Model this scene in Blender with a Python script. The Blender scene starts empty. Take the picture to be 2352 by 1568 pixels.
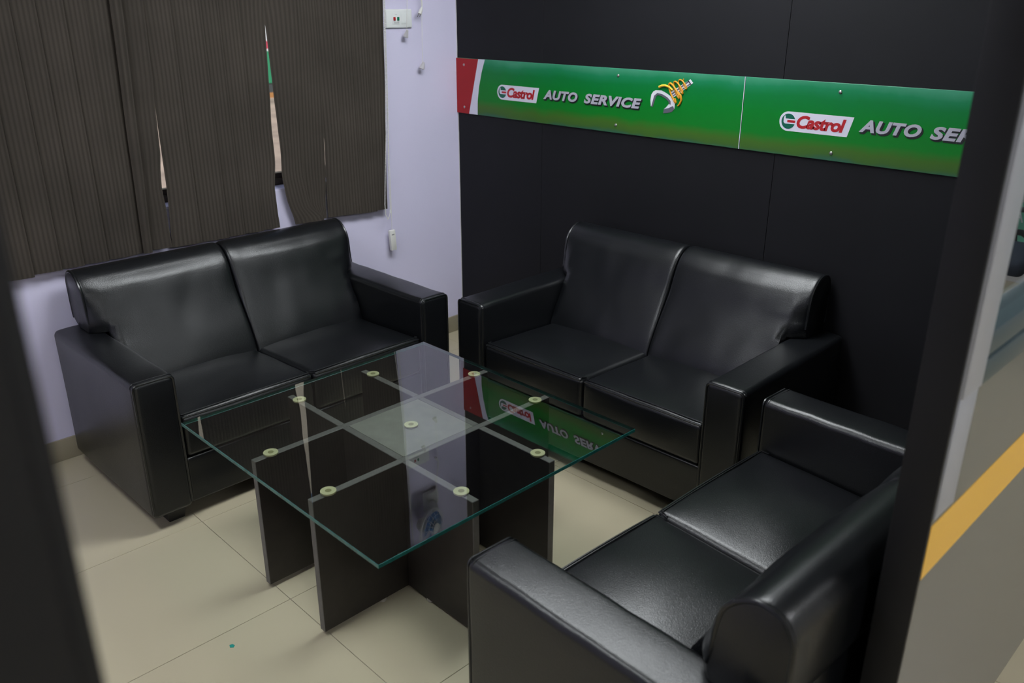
import bpy, bmesh, math, random
from math import sin, cos, pi, radians
from mathutils import Vector, Matrix, noise

random.seed(7)
SC = bpy.context.scene
COL = SC.collection

# ------------------------------------------------------------------ camera
CAM = Vector((3.4632, -3.0095, 1.7329))
YAW, PITCH, ROLL, FPX = 0.7939, 0.3777, 0.0006, 1963.66
fwd = Vector((-sin(YAW) * cos(PITCH), cos(YAW) * cos(PITCH), -sin(PITCH)))
rgt = Vector((cos(YAW), sin(YAW), 0))
upv = rgt.cross(fwd)
r2 = cos(ROLL) * rgt + sin(ROLL) * upv
u2 = -sin(ROLL) * rgt + cos(ROLL) * upv
cd = bpy.data.cameras.new('camera')
cd.sensor_width = 36.0
cd.lens = FPX / 2352 * 36.0
cd.clip_start = 0.02
cd.dof.use_dof = True
cd.dof.focus_distance = 3.1
cd.dof.aperture_fstop = 3.4
cam = bpy.data.objects.new('camera', cd)
cam.matrix_world = Matrix(((r2.x, u2.x, -fwd.x, CAM.x), (r2.y, u2.y, -fwd.y, CAM.y),
                           (r2.z, u2.z, -fwd.z, CAM.z), (0, 0, 0, 1)))
COL.objects.link(cam)
SC.camera = cam

# ------------------------------------------------------------------ world, sun, exposure
wd = bpy.data.worlds.new('sky')
SC.world = wd
wd.use_nodes = True
wn = wd.node_tree.nodes
sky = wn.new('ShaderNodeTexSky')
sky.sky_type = 'NISHITA'
sky.sun_disc = False
sky.sun_elevation = radians(48)
sky.sun_rotation = radians(200)
wd.node_tree.links.new(sky.outputs['Color'], wn['Background'].inputs['Color'])
wn['Background'].inputs['Strength'].default_value = 0.12
sl = bpy.data.lights.new('sun', 'SUN')
sl.energy = 3.2
sl.angle = radians(1)
so = bpy.data.objects.new('sun', sl)
so.rotation_euler = (radians(48), 0, radians(100))
COL.objects.link(so)

vs = SC.view_settings
vs.view_transform = 'Standard'
vs.look = 'None'
vs.gamma = 1.0
vs.use_curve_mapping = False
vs.exposure = 0.0
SC.cycles.use_denoising = True
SC.cycles.max_bounces = 10
SC.cycles.transparent_max_bounces = 16
SC.cycles.sample_clamp_indirect = 6.0
LAMP = 25.0          # radiance of the lounge ceiling panels
LAMP_HALL = 34.0     # and of those in the hall behind the camera


# ------------------------------------------------------------------ materials
def srgb(r, g, b):
    f = lambda c: ((c / 255) / 12.92 if c / 255 <= .04045 else (((c / 255) + .055) / 1.055) ** 2.4)
    return (f(r), f(g), f(b), 1)


def mat(name, col, rough=.5, metal=0., spec=.5, bump=None, colvar=None, coat=0., roughvar=None):
    """principled material; bump=(scale, strength, distance); colvar=(scale, amount) mottles the colour"""
    m = bpy.data.materials.new(name)
    m.use_nodes = True
    nt = m.node_tree
    b = nt.nodes['Principled BSDF']
    b.inputs['Base Color'].default_value = col
    b.inputs['Roughness'].default_value = rough
    b.inputs['Metallic'].default_value = metal
    b.inputs['Specular IOR Level'].default_value = spec
    b.inputs['Coat Weight'].default_value = coat
    tc = None
    if bump or colvar or roughvar:
        tc = nt.nodes.new('ShaderNodeTexCoord')
    if bump:
        nz = nt.nodes.new('ShaderNodeTexNoise')
        nz.inputs['Scale'].default_value = bump[0]
        nz.inputs['Detail'].default_value = 3
        bp = nt.nodes.new('ShaderNodeBump')
        bp.inputs['Strength'].default_value = bump[1]
        bp.inputs['Distance'].default_value = bump[2]
        nt.links.new(tc.outputs['Object'], nz.inputs['Vector'])
        nt.links.new(nz.outputs['Fac'], bp.inputs['Height'])
        nt.links.new(bp.outputs['Normal'], b.inputs['Normal'])
    if colvar:
        nz = nt.nodes.new('ShaderNodeTexNoise')
        nz.inputs['Scale'].default_value = colvar[0]
        nz.inputs['Detail'].default_value = 5
        rp = nt.nodes.new('ShaderNodeMapRange')
        rp.inputs['From Min'].default_value = .3
        rp.inputs['From Max'].default_value = .7
        rp.inputs['To Min'].default_value = 1 - colvar[1]
        rp.inputs['To Max'].default_value = 1 + colvar[1]
        mx = nt.nodes.new('ShaderNodeVectorMath')
        mx.operation = 'SCALE'
        mx.inputs[0].default_value = col[:3]
        nt.links.new(tc.outputs['Object'], nz.inputs['Vector'])
        nt.links.new(nz.outputs['Fac'], rp.inputs['Value'])
        nt.links.new(rp.outputs['Result'], mx.inputs['Scale'])
        nt.links.new(mx.outputs['Vector'], b.inputs['Base Color'])
    if roughvar:
        nz = nt.nodes.new('ShaderNodeTexNoise')
        nz.inputs['Scale'].default_value = roughvar[0]
        nz.inputs['Detail'].default_value = 1
        rp = nt.nodes.new('ShaderNodeMapRange')
        rp.inputs['From Min'].default_value = .15
        rp.inputs['From Max'].default_value = .85
        rp.inputs['To Min'].default_value = rough - roughvar[1]
        rp.inputs['To Max'].default_value = rough + roughvar[1]
        nt.links.new(tc.outputs['Object'], nz.inputs['Vector'])
        nt.links.new(nz.outputs['Fac'], rp.inputs['Value'])
        nt.links.new(rp.outputs['Result'], b.inputs['Roughness'])
    return m


def emit(name, col, strength):
    m = bpy.data.materials.new(name)
    m.use_nodes = True
    nt = m.node_tree
    nt.nodes.clear()
    e = nt.nodes.new('ShaderNodeEmission')
    e.inputs['Color'].default_value = col
    e.inputs['Strength'].default_value = strength
    o = nt.nodes.new('ShaderNodeOutputMaterial')
    nt.links.new(e.outputs[0], o.inputs[0])
    return m


def clear_glass(name, tint, gain):
    """glass face: transmits straight through, mirrors by Fresnel (gain counts the pane's second face too)"""
    m = bpy.data.materials.new(name)
    m.use_nodes = True
    nt = m.node_tree
    nt.nodes.clear()
    tr = nt.nodes.new('ShaderNodeBsdfTransparent')
    tr.inputs['Color'].default_value = tint
    o = nt.nodes.new('ShaderNodeOutputMaterial')
    if gain:
        gl = nt.nodes.new('ShaderNodeBsdfGlossy')
        gl.inputs['Roughness'].default_value = 0.0
        fr = nt.nodes.new('ShaderNodeFresnel')
        fr.inputs['IOR'].default_value = 1.52
        ml = nt.nodes.new('ShaderNodeMath')
        ml.operation = 'MULTIPLY'
        ml.use_clamp = True
        ml.inputs[1].default_value = gain
        mx = nt.nodes.new('ShaderNodeMixShader')
        nt.links.new(fr.outputs[0], ml.inputs[0])
        nt.links.new(ml.outputs[0], mx.inputs[0])
        nt.links.new(tr.outputs[0], mx.inputs[1])
        nt.links.new(gl.outputs[0], mx.inputs[2])
        nt.links.new(mx.outputs[0], o.inputs[0])
    else:
        nt.links.new(tr.outputs[0], o.inputs[0])
    return m


M = {}
M['lavender'] = mat('lavender_paint', (.63, .60, .78, 1), .65, bump=(90, .12, .002), colvar=(1.3, .03))
M['black_panel'] = mat('black_laminate', (.0088, .0088, .0108, 1), .60, spec=.20, bump=(220, .06, .001), colvar=(2.5, .12))
M['black_trim'] = mat('black_trim', (.0075, .0075, .0085, 1), .5, spec=.3, bump=(260, .08, .001))
M['chip'] = mat('bare_plaster_edge', (.62, .60, .60, 1), .9)
M['tile'] = mat('cream_vitrified_tile', (.415, .368, .260, 1), .30, spec=.4, colvar=(2.0, .02))
M['grout'] = mat('dark_grout', (.10, .09, .075, 1), .9)
M['skirting'] = mat('beige_skirting', (.30, .265, .19, 1), .35, colvar=(9, .06))
M['ceiling'] = mat('white_ceiling', (.72, .72, .72, 1), .9)
M['hall_wall'] = mat('hall_white_paint', (.62, .62, .64, 1), .7)
M['grey_panel'] = mat('grey_laminate', (.104, .104, .099, 1), .26, spec=.65, coat=.45)
M['grey_panel'].node_tree.nodes['Principled BSDF'].inputs['Coat Roughness'].default_value = .32
M['yellow'] = mat('yellow_tape', (.85, .48, .055, 1), .35)
M['alu'] = mat('grey_aluminium', (.40, .41, .45, 1), .42, metal=.35)
M['teal_band'] = mat('dark_teal_band', (.045, .07, .08, 1), .3)
M['leather'] = mat('black_leather', (.0048, .0054, .0066, 1), .30, spec=.52, bump=(330, .38, .0014), roughvar=(5, .03))
M['leather_seam'] = mat('black_leather_piping', (.0052, .006, .007, 1), .28, spec=.6)
M['foot'] = mat('black_plastic_foot', (.012, .012, .012, 1), .5)
M['wenge'] = mat('wenge_veneer', (.019, .0145, .0125, 1), .45, colvar=(24, .18))
M['wenge_edge'] = mat('wenge_edge_band', (.105, .098, .092, 1), .5, colvar=(60, .12))
M['plate'] = mat('dusty_wenge_top', (.165, .158, .138, 1), .7, colvar=(22, .10))
M['pad'] = mat('clear_rubber_pad', (.46, .44, .26, 1), .4)
M['pad_core'] = mat('pad_core', (.19, .175, .075, 1), .5)
M['glide'] = mat('white_glide', (.42, .39, .33, 1), .4)
M['glass_top'] = clear_glass('table_glass', (.90, .95, .935, 1), 2.1)
M['glass_under'] = clear_glass('table_glass_underside', (.97, .985, .98, 1), 0)
M['glass_edge'] = mat('green_glass_edge', (.014, .105, .092, 1), .16, spec=.7, colvar=(30, .25))
M['pane'] = clear_glass('window_pane', (.93, .95, .95, 1), 1.5)
M['frame_brown'] = mat('dark_bronze_frame', (.085, .066, .052, 1), .45)
M['white_plastic'] = mat('white_plastic', (.74, .76, .76, 1), .3)
M['offwhite'] = mat('offwhite_plastic', (.68, .67, .64, 1), .4)
M['switch_red'] = mat('red_button', (.42, .02, .025, 1), .3)
M['switch_green'] = mat('green_button', (.0, .16, .075, 1), .3)
M['print_grey'] = mat('grey_print', (.25, .25, .25, 1), .6)
M['knob'] = mat('frosted_plastic_pull', (.44, .42, .44, 1), .3)
M['metal'] = mat('chrome', (.65, .65, .65, 1), .25, metal=1)
M['screw'] = mat('steel_screw', (.45, .44, .42, 1), .35, metal=.9)
M['fan_blue'] = mat('blue_fan_blade', (.03, .27, .62, 1), .35)
M['red'] = mat('red_print', (.40, .012, .018, 1), .35)
M['band_red'] = mat('red_band_print', (.33, .014, .018, 1), .34, spec=.22, colvar=(3, .08))
M['white_print'] = mat('white_print', (.62, .61, .72, 1), .35)
M['globe'] = mat('green_globe_print', (.0, .10, .06, 1), .3)
M['silver'] = mat('silver_letter_print', (.40, .39, .46, 1), .38)
M['silver_dark'] = mat('steel_shade_print', (.10, .10, .13, 1), .38)
M['silver_light'] = mat('steel_bright_print', (.66, .66, .72, 1), .35)
M['shadow_print'] = mat('black_letter_edge', (.006, .009, .010, 1), .4)
M['amber'] = mat('amber_oil_print', (.62, .27, .012, 1), .3)
M['amber_light'] = mat('bright_amber_print', (.80, .50, .05, 1), .3)
M['chair_fabric'] = mat('dark_blue_fabric', (.022, .035, .06, 1), .8, bump=(300, .3, .002))
M['chair_plastic'] = mat('black_chair_plastic', (.012, .014, .016, 1), .45)
M['poster_green'] = mat('green_poster', (.12, .42, .31, 1), .4)
M['paving'] = mat('stone_paving', (.44, .33, .26, 1), .8, colvar=(1.6, .35))
M['dark_facade'] = mat('dark_facade', (.06, .065, .065, 1), .7)
M['orange'] = mat('orange_kerb', (.45, .20, .06, 1), .7)
M['cream'] = mat('cream_facade', (.72, .62, .48, 1), .8, colvar=(.5, .2))
M['out_white'] = mat('outside_white', (.75, .75, .75, 1), .6)
M['out_green'] = mat('outside_green', (.03, .27, .12, 1), .6)
M['out_red'] = mat('outside_red', (.6, .06, .10, 1), .6)
M['lamp'] = emit('lit_diffuser', (.935, .98, 1.0, 1), LAMP)
M['lamp_hall'] = emit('lit_diffuser_hall', (.95, .97, 1.0, 1), LAMP_HALL)
M['scrap'] = mat('teal_scrap', (.0, .22, .18, 1), .6)


def vane_material():
    """dark brown ribbed blind fabric: ribs along the height tint the weave"""
    m = mat('ribbed_blind_fabric', (.046, .038, .031, 1), .85, spec=.25)
    nt = m.node_tree
    b = nt.nodes['Principled BSDF']
    uv = nt.nodes.new('ShaderNodeUVMap')
    sx = nt.nodes.new('ShaderNodeSeparateXYZ')
    ma = nt.nodes.new('ShaderNodeMath'); ma.operation = 'MULTIPLY'; ma.inputs[1].default_value = 2 * pi
    sn = nt.nodes.new('ShaderNodeMath'); sn.operation = 'SINE'
    mr = nt.nodes.new('ShaderNodeMapRange')
    mr.inputs['From Min'].default_value = -1
    mr.inputs['To Min'].default_value = .80
    mr.inputs['To Max'].default_value = 1.20
    nz = nt.nodes.new('ShaderNodeTexNoise'); nz.inputs['Scale'].default_value = 3.5; nz.inputs['Detail'].default_value = 4
    tc = nt.nodes.new('ShaderNodeTexCoord')
    m2 = nt.nodes.new('ShaderNodeMapRange')
    m2.inputs['From Min'].default_value = .3; m2.inputs['From Max'].default_value = .7
    m2.inputs['To Min'].default_value = .85; m2.inputs['To Max'].default_value = 1.15
    mu = nt.nodes.new('ShaderNodeMath'); mu.operation = 'MULTIPLY'
    sc = nt.nodes.new('ShaderNodeVectorMath'); sc.operation = 'SCALE'
    sc.inputs[0].default_value = (.046, .038, .031)
    L = nt.links.new
    L(uv.outputs[0], sx.inputs[0]); L(sx.outputs[0], ma.inputs[0]); L(ma.outputs[0], sn.inputs[0])
    L(sn.outputs[0], mr.inputs['Value']); L(tc.outputs['Object'], nz.inputs['Vector']); L(nz.outputs['Fac'], m2.inputs['Value'])
    L(mr.outputs[0], mu.inputs[0]); L(m2.outputs[0], mu.inputs[1]); L(mu.outputs[0], sc.inputs['Scale'])
    L(sc.outputs[0], b.inputs['Base Color'])
    return m


M['vane'] = vane_material()


def sign_material():
    """printed green artwork: teal upper band, plain green, olive lower band with an uneven edge, all part of the print"""
    m = mat('green_sign_print', (.0, .17, .03, 1), .34, spec=.22)
    nt = m.node_tree
    b = nt.nodes['Principled BSDF']
    tc = nt.nodes.new('ShaderNodeTexCoord')
    sp = nt.nodes.new('ShaderNodeSeparateXYZ')
    nz = nt.nodes.new('ShaderNodeTexNoise'); nz.inputs['Scale'].default_value = 6; nz.inputs['Detail'].default_value = 4
    ma = nt.nodes.new('ShaderNodeMath'); ma.operation = 'MULTIPLY_ADD'; ma.inputs[1].default_value = .05
    mr = nt.nodes.new('ShaderNodeMapRange')
    mr.inputs['From Min'].default_value = 1.20 + .025
    mr.inputs['From Max'].default_value = 1.47 + .025
    cr = nt.nodes.new('ShaderNodeValToRGB')
    e = cr.color_ramp.elements
    e[0].position = 0.0; e[0].color = (.030, .105, .060, 1)
    e[1].position = 1.0; e[1].color = (.050, .26, .150, 1)
    for pos, c in ((.05, (.045, .115, .022, 1)), (.14, (.050, .130, .018, 1)), (.27, (.006, .170, .018, 1)), (.55, (.002, .175, .020, 1)),
                   (.78, (.003, .165, .036, 1)), (.90, (.010, .19, .075, 1))):
        n = e.new(pos); n.color = c
    L = nt.links.new
    L(tc.outputs['Object'], sp.inputs[0]); L(tc.outputs['Object'], nz.inputs['Vector'])
    L(nz.outputs['Fac'], ma.inputs[0]); L(sp.outputs['Z'], ma.inputs[2]); L(ma.outputs[0], mr.inputs['Value'])
    L(mr.outputs[0], cr.inputs[0]); L(cr.outputs[0], b.inputs['Base Color'])
    return m


M['sign'] = sign_material()


# ------------------------------------------------------------------ geometry helpers
def link(o, parent=None):
    COL.objects.link(o)
    if parent:
        o.parent = parent
    return o


def mesh_obj(name, bm, m, parent=None, smooth=True, angle=40):
    me = bpy.data.meshes.new(name)
    bm.normal_update()
    bm.to_mesh(me)
    bm.free()
    for x in (m if isinstance(m, (list, tuple)) else [m]):
        me.materials.append(M[x])
    if smooth:
        me.polygons.foreach_set('use_smooth', [True] * len(me.polygons))
        me.set_sharp_from_angle(angle=radians(angle))
    return link(bpy.data.objects.new(name, me), parent)


def box(bm, x0, x1, y0, y1, z0, z1, bevel=0., seg=2):
    vsn = [bm.verts.new((x, y, z)) for z in (z0, z1) for y in (y0, y1) for x in (x0, x1)]
    fs = [bm.faces.new([vsn[i] for i in q]) for q in
          ((0, 2, 3, 1), (4, 5, 7, 6), (0, 1, 5, 4), (2, 6, 7, 3), (0, 4, 6, 2), (1, 3, 7, 5))]
    if bevel:
        es = list({e for f in fs for e in f.edges})
        r = bmesh.ops.bevel(bm, geom=es, offset=bevel, segments=seg, affect='EDGES', profile=.5)
    return bm


def nbox(*a, **k):
    return box(bmesh.new(), *a, **k)


def tube(bm, pts, r, seg=8, closed=False, caps=True):
    pts = [Vector(p) for p in pts]
    n = len(pts)
    rings = []
    prev = None
    for i, p in enumerate(pts):
        a = pts[(i - 1) % n] if (closed or i > 0) else p
        b = pts[(i + 1) % n] if (closed or i < n - 1) else p
        t = (b - a).normalized()
        if prev is None:
            ref = Vector((0, 0, 1)) if abs(t.z) < .9 else Vector((1, 0, 0))
            s = t.cross(ref).normalized()
        else:
            s = (prev - t * prev.dot(t)).normalized()
        prev = s
        u = t.cross(s)
        rr = r[i] if isinstance(r, (list, tuple)) else r
        rings.append([bm.verts.new(p + rr * (cos(2 * pi * k / seg) * s + sin(2 * pi * k / seg) * u)) for k in range(seg)])
    for i in range(n if closed else n - 1):
        A, B = rings[i], rings[(i + 1) % n]
        for k in range(seg):
            bm.faces.new((A[k], A[(k + 1) % seg], B[(k + 1) % seg], B[k]))
    if caps and not closed:
        bm.faces.new(list(reversed(rings[0])))
        bm.faces.new(rings[-1])
    return bm


def lathe(bm, prof, seg=24, mtx=None):
    """profile of (radius, height) spun about z"""
    mtx = mtx or Matrix()
    rings = []
    for r, z in prof:
        if r < 1e-6:
            rings.append([bm.verts.new(mtx @ Vector((0, 0, z)))])
        else:
            rings.append([bm.verts.new(mtx @ Vector((r * cos(2 * pi * k / seg), r * sin(2 * pi * k / seg), z))) for k in range(seg)])
    for A, B in zip(rings, rings[1:]):
        for k in range(seg):
            k2 = (k + 1) % seg
            if len(A) == 1 and len(B) == 1:
                continue
            if len(A) == 1:
                bm.faces.new((A[0], B[k], B[k2]))
            elif len(B) == 1:
                bm.faces.new((A[k], A[k2], B[0]))
            else:
                bm.faces.new((A[k], A[k2], B[k2], B[k]))
    return bm


def poly_prism(bm, pts, f, d):
    """polygon of 2-d points raised from depth 0 to d; f(a, b, depth) -> 3-d"""
    A = [bm.verts.new(f(a, b, 0)) for a, b in pts]
    B = [bm.verts.new(f(a, b, d)) for a, b in pts]
    bm.faces.new(B)
    bm.faces.new(list(reversed(A)))
    n = len(pts)
    for i in range(n):
        j = (i + 1) % n
        bm.faces.new((A[i], A[j], B[j], B[i]))
    bmesh.ops.recalc_face_normals(bm, faces=bm.faces[:])
    return bm


def axis_steps(h, r, n, m=4):
    """grid positions along one axis of a soft box: dense in the rounded zone"""
    a = [-h + r * (1 - math.tan(radians(45) * (1 - i / m))) for i in range(m)]
    c = [-h + r + (2 * h - 2 * r) * i / n for i in range(n + 1)]
    return a + c + [-x for x in reversed(a)]


def softbox(cx, cy, cz, sx, sy, sz, r, n=8, deform=None):
    """rounded box with a deformable grid skin; deform(p, q) gets the point and its -1..1 box coordinates"""
    bm = bmesh.new()
    H = (sx / 2, sy / 2, sz / 2)
    S = [axis_steps(h, r, n) for h in H]
    cache = {}

    def vert(i, j, k):
        key = (i, j, k)
        if key not in cache:
            p = Vector((S[0][i], S[1][j], S[2][k]))
            q = Vector([max(-(H[a] - r), min(H[a] - r, p[a])) for a in range(3)])
            d = p - q
            if d.length > 1e-9:
                p = q + d.normalized() * r
            nq = Vector([p[a] / H[a] for a in range(3)])
            if deform:
                p = deform(p.copy(), nq)
            cache[key] = bm.verts.new(p + Vector((cx, cy, cz)))
        return cache[key]

    N = [len(s) - 1 for s in S]
    for a, b, c in ((0, 1, 2), (1, 2, 0), (2, 0, 1)):
        for side in (0, N[c]):
            for i in range(N[a]):
                for j in range(N[b]):
                    quad = []
                    for (ii, jj) in ((i, j), (i + 1, j), (i + 1, j + 1), (i, j + 1)):
                        idx = [0, 0, 0]
                        idx[a], idx[b], idx[c] = ii, jj, side
                        quad.append(vert(*idx))
                    if side == 0:
                        quad.reverse()
                    bm.faces.new(quad)
    return bm


def thing(name, label, cat, loc=(0, 0, 0), rotz=0, group=None):
    o = bpy.data.objects.new(name, None)
    COL.objects.link(o)
    o.empty_display_size = .1
    o.location = loc
    o.rotation_euler = (0, 0, rotz)
    o['label'] = label
    o['category'] = cat
    if group:
        o['group'] = group
    return o


def tag(o, label, cat, group=None):
    o['label'] = label
    o['category'] = cat
    if group:
        o['group'] = group
    return o


def struct(o, label, cat='wall'):
    o['kind'] = 'structure'
    o['label'] = label
    o['category'] = cat
    return o


def dup_part(o, parent):
    c = o.copy()
    COL.objects.link(c)
    c.parent = parent
    for ch in list(o.children):
        d = ch.copy()
        COL.objects.link(d)
        d.parent = c
    return c


# ------------------------------------------------------------------ the setting
H_CEIL = 2.65
XI, XO = 3.022, 3.083            # inner and outer face of the partition
Y_JR, Y_JL = -1.65, -2.92        # the two sides of its opening
X_HALL, Y_N, Y_S = 6.6, 3.2, -5.0
Y_LS = -4.2                      # south end of the lounge

# floor: screed and grout below, square tiles as pieces
fl = mesh_obj('floor', nbox(-.02, X_HALL + .02, Y_S - .02, Y_N + .02, -.06, -.003), 'grout', smooth=False)
struct(fl, 'cream square tiled floor with fine dark joints', 'floor')
T0X, T0Y, TS, G = .219, -1.970, .6, .0016
cache = {}
i0, i1 = -1, int((X_HALL - T0X) / TS) + 1
j0, j1 = int((Y_S - T0Y) / TS) - 1, int((Y_N - T0Y) / TS) + 1
for i in range(i0, i1 + 1):
    for j in range(j0, j1 + 1):
        xa, xb = max(T0X + i * TS, 0), min(T0X + (i + 1) * TS, X_HALL)
        ya, yb = max(T0Y + j * TS, Y_S), min(T0Y + (j + 1) * TS, Y_N)
        if xb - xa < .02 or yb - ya < .02:
            continue
        if xb <= XI and (ya >= 0 or yb <= Y_LS):
            continue
        w, d = round(xb - xa, 4), round(yb - ya, 4)
        if (w, d) not in cache:
            cache[(w, d)] = mesh_obj('tile', nbox(G / 2, w - G / 2, G / 2, d - G / 2, -.01, 0, bevel=.0006, seg=1), 'tile', fl, smooth=False)
            t = cache[(w, d)]
        else:
            t = cache[(w, d)].copy()
            COL.objects.link(t)
            t.parent = fl
        t.location = (xa, ya, 0)

struct(mesh_obj('ceiling', nbox(-.2, X_HALL + .1, Y_S - .1, Y_N + .1, H_CEIL, H_CEIL + .1), 'ceiling', smooth=False),
       'plain white ceiling above the lounge and hall', 'ceiling')

# lavender wall with the window opening
WY0, WY1, WZ0, WZ1 = -2.30, -.63, .945, 2.12
bm = bmesh.new()
box(bm, -.2, 0, Y_LS - .1, WY0, 0, H_CEIL)
box(bm, -.2, 0, WY1, .06, 0, H_CEIL)
box(bm, -.2, 0, WY0, WY1, 0, WZ0)
box(bm, -.2, 0, WY0, WY1, WZ1, H_CEIL)
struct(mesh_obj('wall_left', bm, 'lavender', smooth=False), 'pale lavender painted wall behind the blind')
struct(mesh_obj('baseboard_left', nbox(0, .010, Y_LS, -.001, 0, .092, bevel=.002), 'skirting'), 'beige tile skirting along the lavender wall', 'skirting')

# black panelled wall
wb = mesh_obj('wall_back', nbox(0.0, XI, .012, .062, 0, H_CEIL), 'black_trim', smooth=False)
struct(wb, 'matt black panelled wall carrying the green sign')
for xa, xb in ((.003, .605), (.605, 1.825), (1.825, XI)):
    mesh_obj('panel', nbox(xa + .0007, xb - .0007, 0, .011, .0, H_CEIL, bevel=.0008, seg=1), 'black_panel', wb, smooth=False)
bm = bmesh.new()                 # ragged bare edge where the panelling meets the lavender plaster
prev = None
for k in range(111):
    z = .08 + k * .023
    w = .0022 + .0045 * max(0, noise.noise(Vector((z * 9, 3.3, 0)))) + .002 * max(0, noise.noise(Vector((z * 31, 8, 0))))
    cur = [bm.verts.new((.0005, -.0012, z)), bm.verts.new((.001 + w, -.0012, z)), bm.verts.new((.001 + w, .004, z)), bm.verts.new((.0005, .004, z))]
    if prev:
        for a in range(3):
            bm.faces.new((prev[a], prev[a + 1], cur[a + 1], cur[a]))
    prev = cur
mesh_obj('chipped_edge', bm, 'chip', wb, smooth=False)['label'] = 'ragged pale edge of chipped paint'

# partition: grey outside, black inside
def partition(name, boxes, label, outer='grey_panel'):
    b = bmesh.new()
    for q in boxes:
        box(b, *q)
    o = mesh_obj(name, b, ['black_trim', outer], smooth=False)
    for f in o.data.polygons:
        if f.normal.x > .9:
            f.material_index = 1
    return struct(o, label)


PW0, PW1, PZ0, PZ1 = -1.555, -.25, 1.235, 2.10
wr = partition('wall_right', [(XI, XO, Y_JR + .01, Y_N, 0, 1.145), (XI, XO, Y_JR + .01, Y_N, PZ1, H_CEIL),
                              (XI, XO, PW1, Y_N, 1.145, PZ1)], 'grey laminate partition with a yellow stripe at right edge')
mesh_obj('stripe', nbox(XO, XO + .0012, Y_JR + .012, Y_N, .797, .906), 'yellow', wr, smooth=False)['label'] = 'yellow tape stripe'
wl2 = partition('wall_front', [(XI, XO, Y_S, Y_JL - .01, 0, H_CEIL)], 'black partition side close on the left edge', outer='black_trim')
for nm, y0, y1, lb in (('trim_1', Y_JL - .01, Y_JL, 'black opening jamb blurred at the left edge'),
                       ('trim_2', Y_JR, Y_JR + .01, 'black opening jamb in front of the near sofa')):
    struct(mesh_obj(nm, nbox(XI - .001, XO + .001, y0, y1, 0, H_CEIL, bevel=.0015), 'black_trim'), lb, 'jamb')

w2 = thing('window_2', 'interior partition window with grey aluminium upright and dark lower band', 'window', (XO, -.9, 1.145))
w2['kind'] = 'structure'
def at(o, bmx, nm, m, **k):
    """build a part in world coordinates and hang it under an Empty placed without rotation"""
    q = mesh_obj(nm, bmx, m, o, **k)
    q.location = -o.location
    return q


at(w2, nbox(XI, XO + .008, Y_JR + .0105, PW0, 1.145, PZ1, bevel=.003), 'upright', 'alu')
at(w2, nbox(XI, XO + .004, Y_JR + .012, PW0, .92, 1.145, bevel=.002), 'upright', 'alu')
rl = at(w2, nbox(XI, XO + .008, PW0, PW1, 1.145, 1.190, bevel=.003), 'lower_band', 'teal_band')  # dark teal stepped band between the grey panel and the pane
rl['label'] = 'dark teal lower band'
at(w2, nbox(XI, XO + .003, PW0, PW1, 1.190, 1.235, bevel=.003), 'lower_band', 'teal_band')
pn = at(w2, nbox(XI + .03, XI + .036, PW0, PW1, 1.235, PZ1), 'pane', ['glass_under', 'pane'], smooth=False)
for f in pn.data.polygons:
    f.material_index = 1 if f.normal.x > .9 else 0

# closing walls of lounge and hall
struct(mesh_obj('wall_south', nbox(-.2, XI, Y_LS - .1, Y_LS, 0, H_CEIL), 'lavender', smooth=False), 'lavender wall at the south end of the lounge')
b = bmesh.new(); box(b, X_HALL, X_HALL + .1, Y_S - .1, Y_N + .1, 0, H_CEIL)
struct(mesh_obj('wall_east', b, 'hall_wall', smooth=False), 'white wall on the far side of the hall')
struct(mesh_obj('wall_north', nbox(XI, X_HALL, Y_N, Y_N + .1, 0, H_CEIL), 'hall_wall', smooth=False), 'white wall at the north end of the hall')
struct(mesh_obj('wall_hall_south', nbox(XI, X_HALL, Y_S - .1, Y_S, 0, H_CEIL), 'hall_wall', smooth=False), 'white wall at the south end of the hall')

# window behind the blind
w1 = thing('window_1', 'dark bronze sliding window behind the brown blind', 'window', (-.12, (WY0 + WY1) / 2, WZ0))
w1['kind'] = 'structure'
for nm, a in (('frame', (-.16, -.09, WY0, WY1, WZ0, WZ0 + .028)), ('frame', (-.16, -.09, WY0, WY1, WZ1 - .03, WZ1)),
              ('frame', (-.16, -.09, WY0, WY0 + .03, WZ0, WZ1)), ('frame', (-.16, -.09, WY1 - .03, WY1, WZ0, WZ1)),
              ('sash_rail', (-.145, -.11, WY0 + .03, WY1 - .03, WZ0 + .031, WZ0 + .056)), ('sash_rail', (-.145, -.11, -1.39, -1.35, WZ0 + .056, WZ1 - .03))):
    at(w1, nbox(*a, bevel=.002), nm, 'frame_brown')
at(w1, nbox(-.088, -.002, WY0 + .001, WY1 - .001, WZ0 + .0005, WZ0 + .006), 'sill', 'lavender')
for ya, yb in ((WY0 + .03, -1.39), (-1.35, WY1 - .03)):
    at(w1, nbox(-.130, -.127, ya, yb, WZ0 + .056, WZ1 - .03), 'pane', 'glass_under', smooth=False)

# outside
struct(mesh_obj('ground_outside', nbox(-26, -.2, -14, 22, -.3, -.02), 'paving', smooth=False), 'stone paved yard outside the window', 'ground')
sh = mesh_obj('facade', nbox(-12.6, -12.3, -8, 20, -.02, 2.3), 'dark_facade', smooth=False)
struct(sh, 'dark shopfront across the yard seen through the blind gaps', 'building')
mesh_obj('upper_storey', nbox(-12.55, -12.3, -8, 20, 2.3, 10), 'cream', sh, smooth=False)
for nm, za, zb, m in (('kerb', -.02, .08, 'orange'), ('green_band', .26, .853, 'out_green'), ('white_band', .853, .893, 'out_white'),
                      ('red_band', .893, 1.036, 'out_red'), ('white_band', 1.036, 1.41, 'out_white')):
    mesh_obj(nm, nbox(-12.3, -12.27, 2.0 if nm != 'kerb' else -8, 20, za, zb), m, sh, smooth=False)


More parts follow.
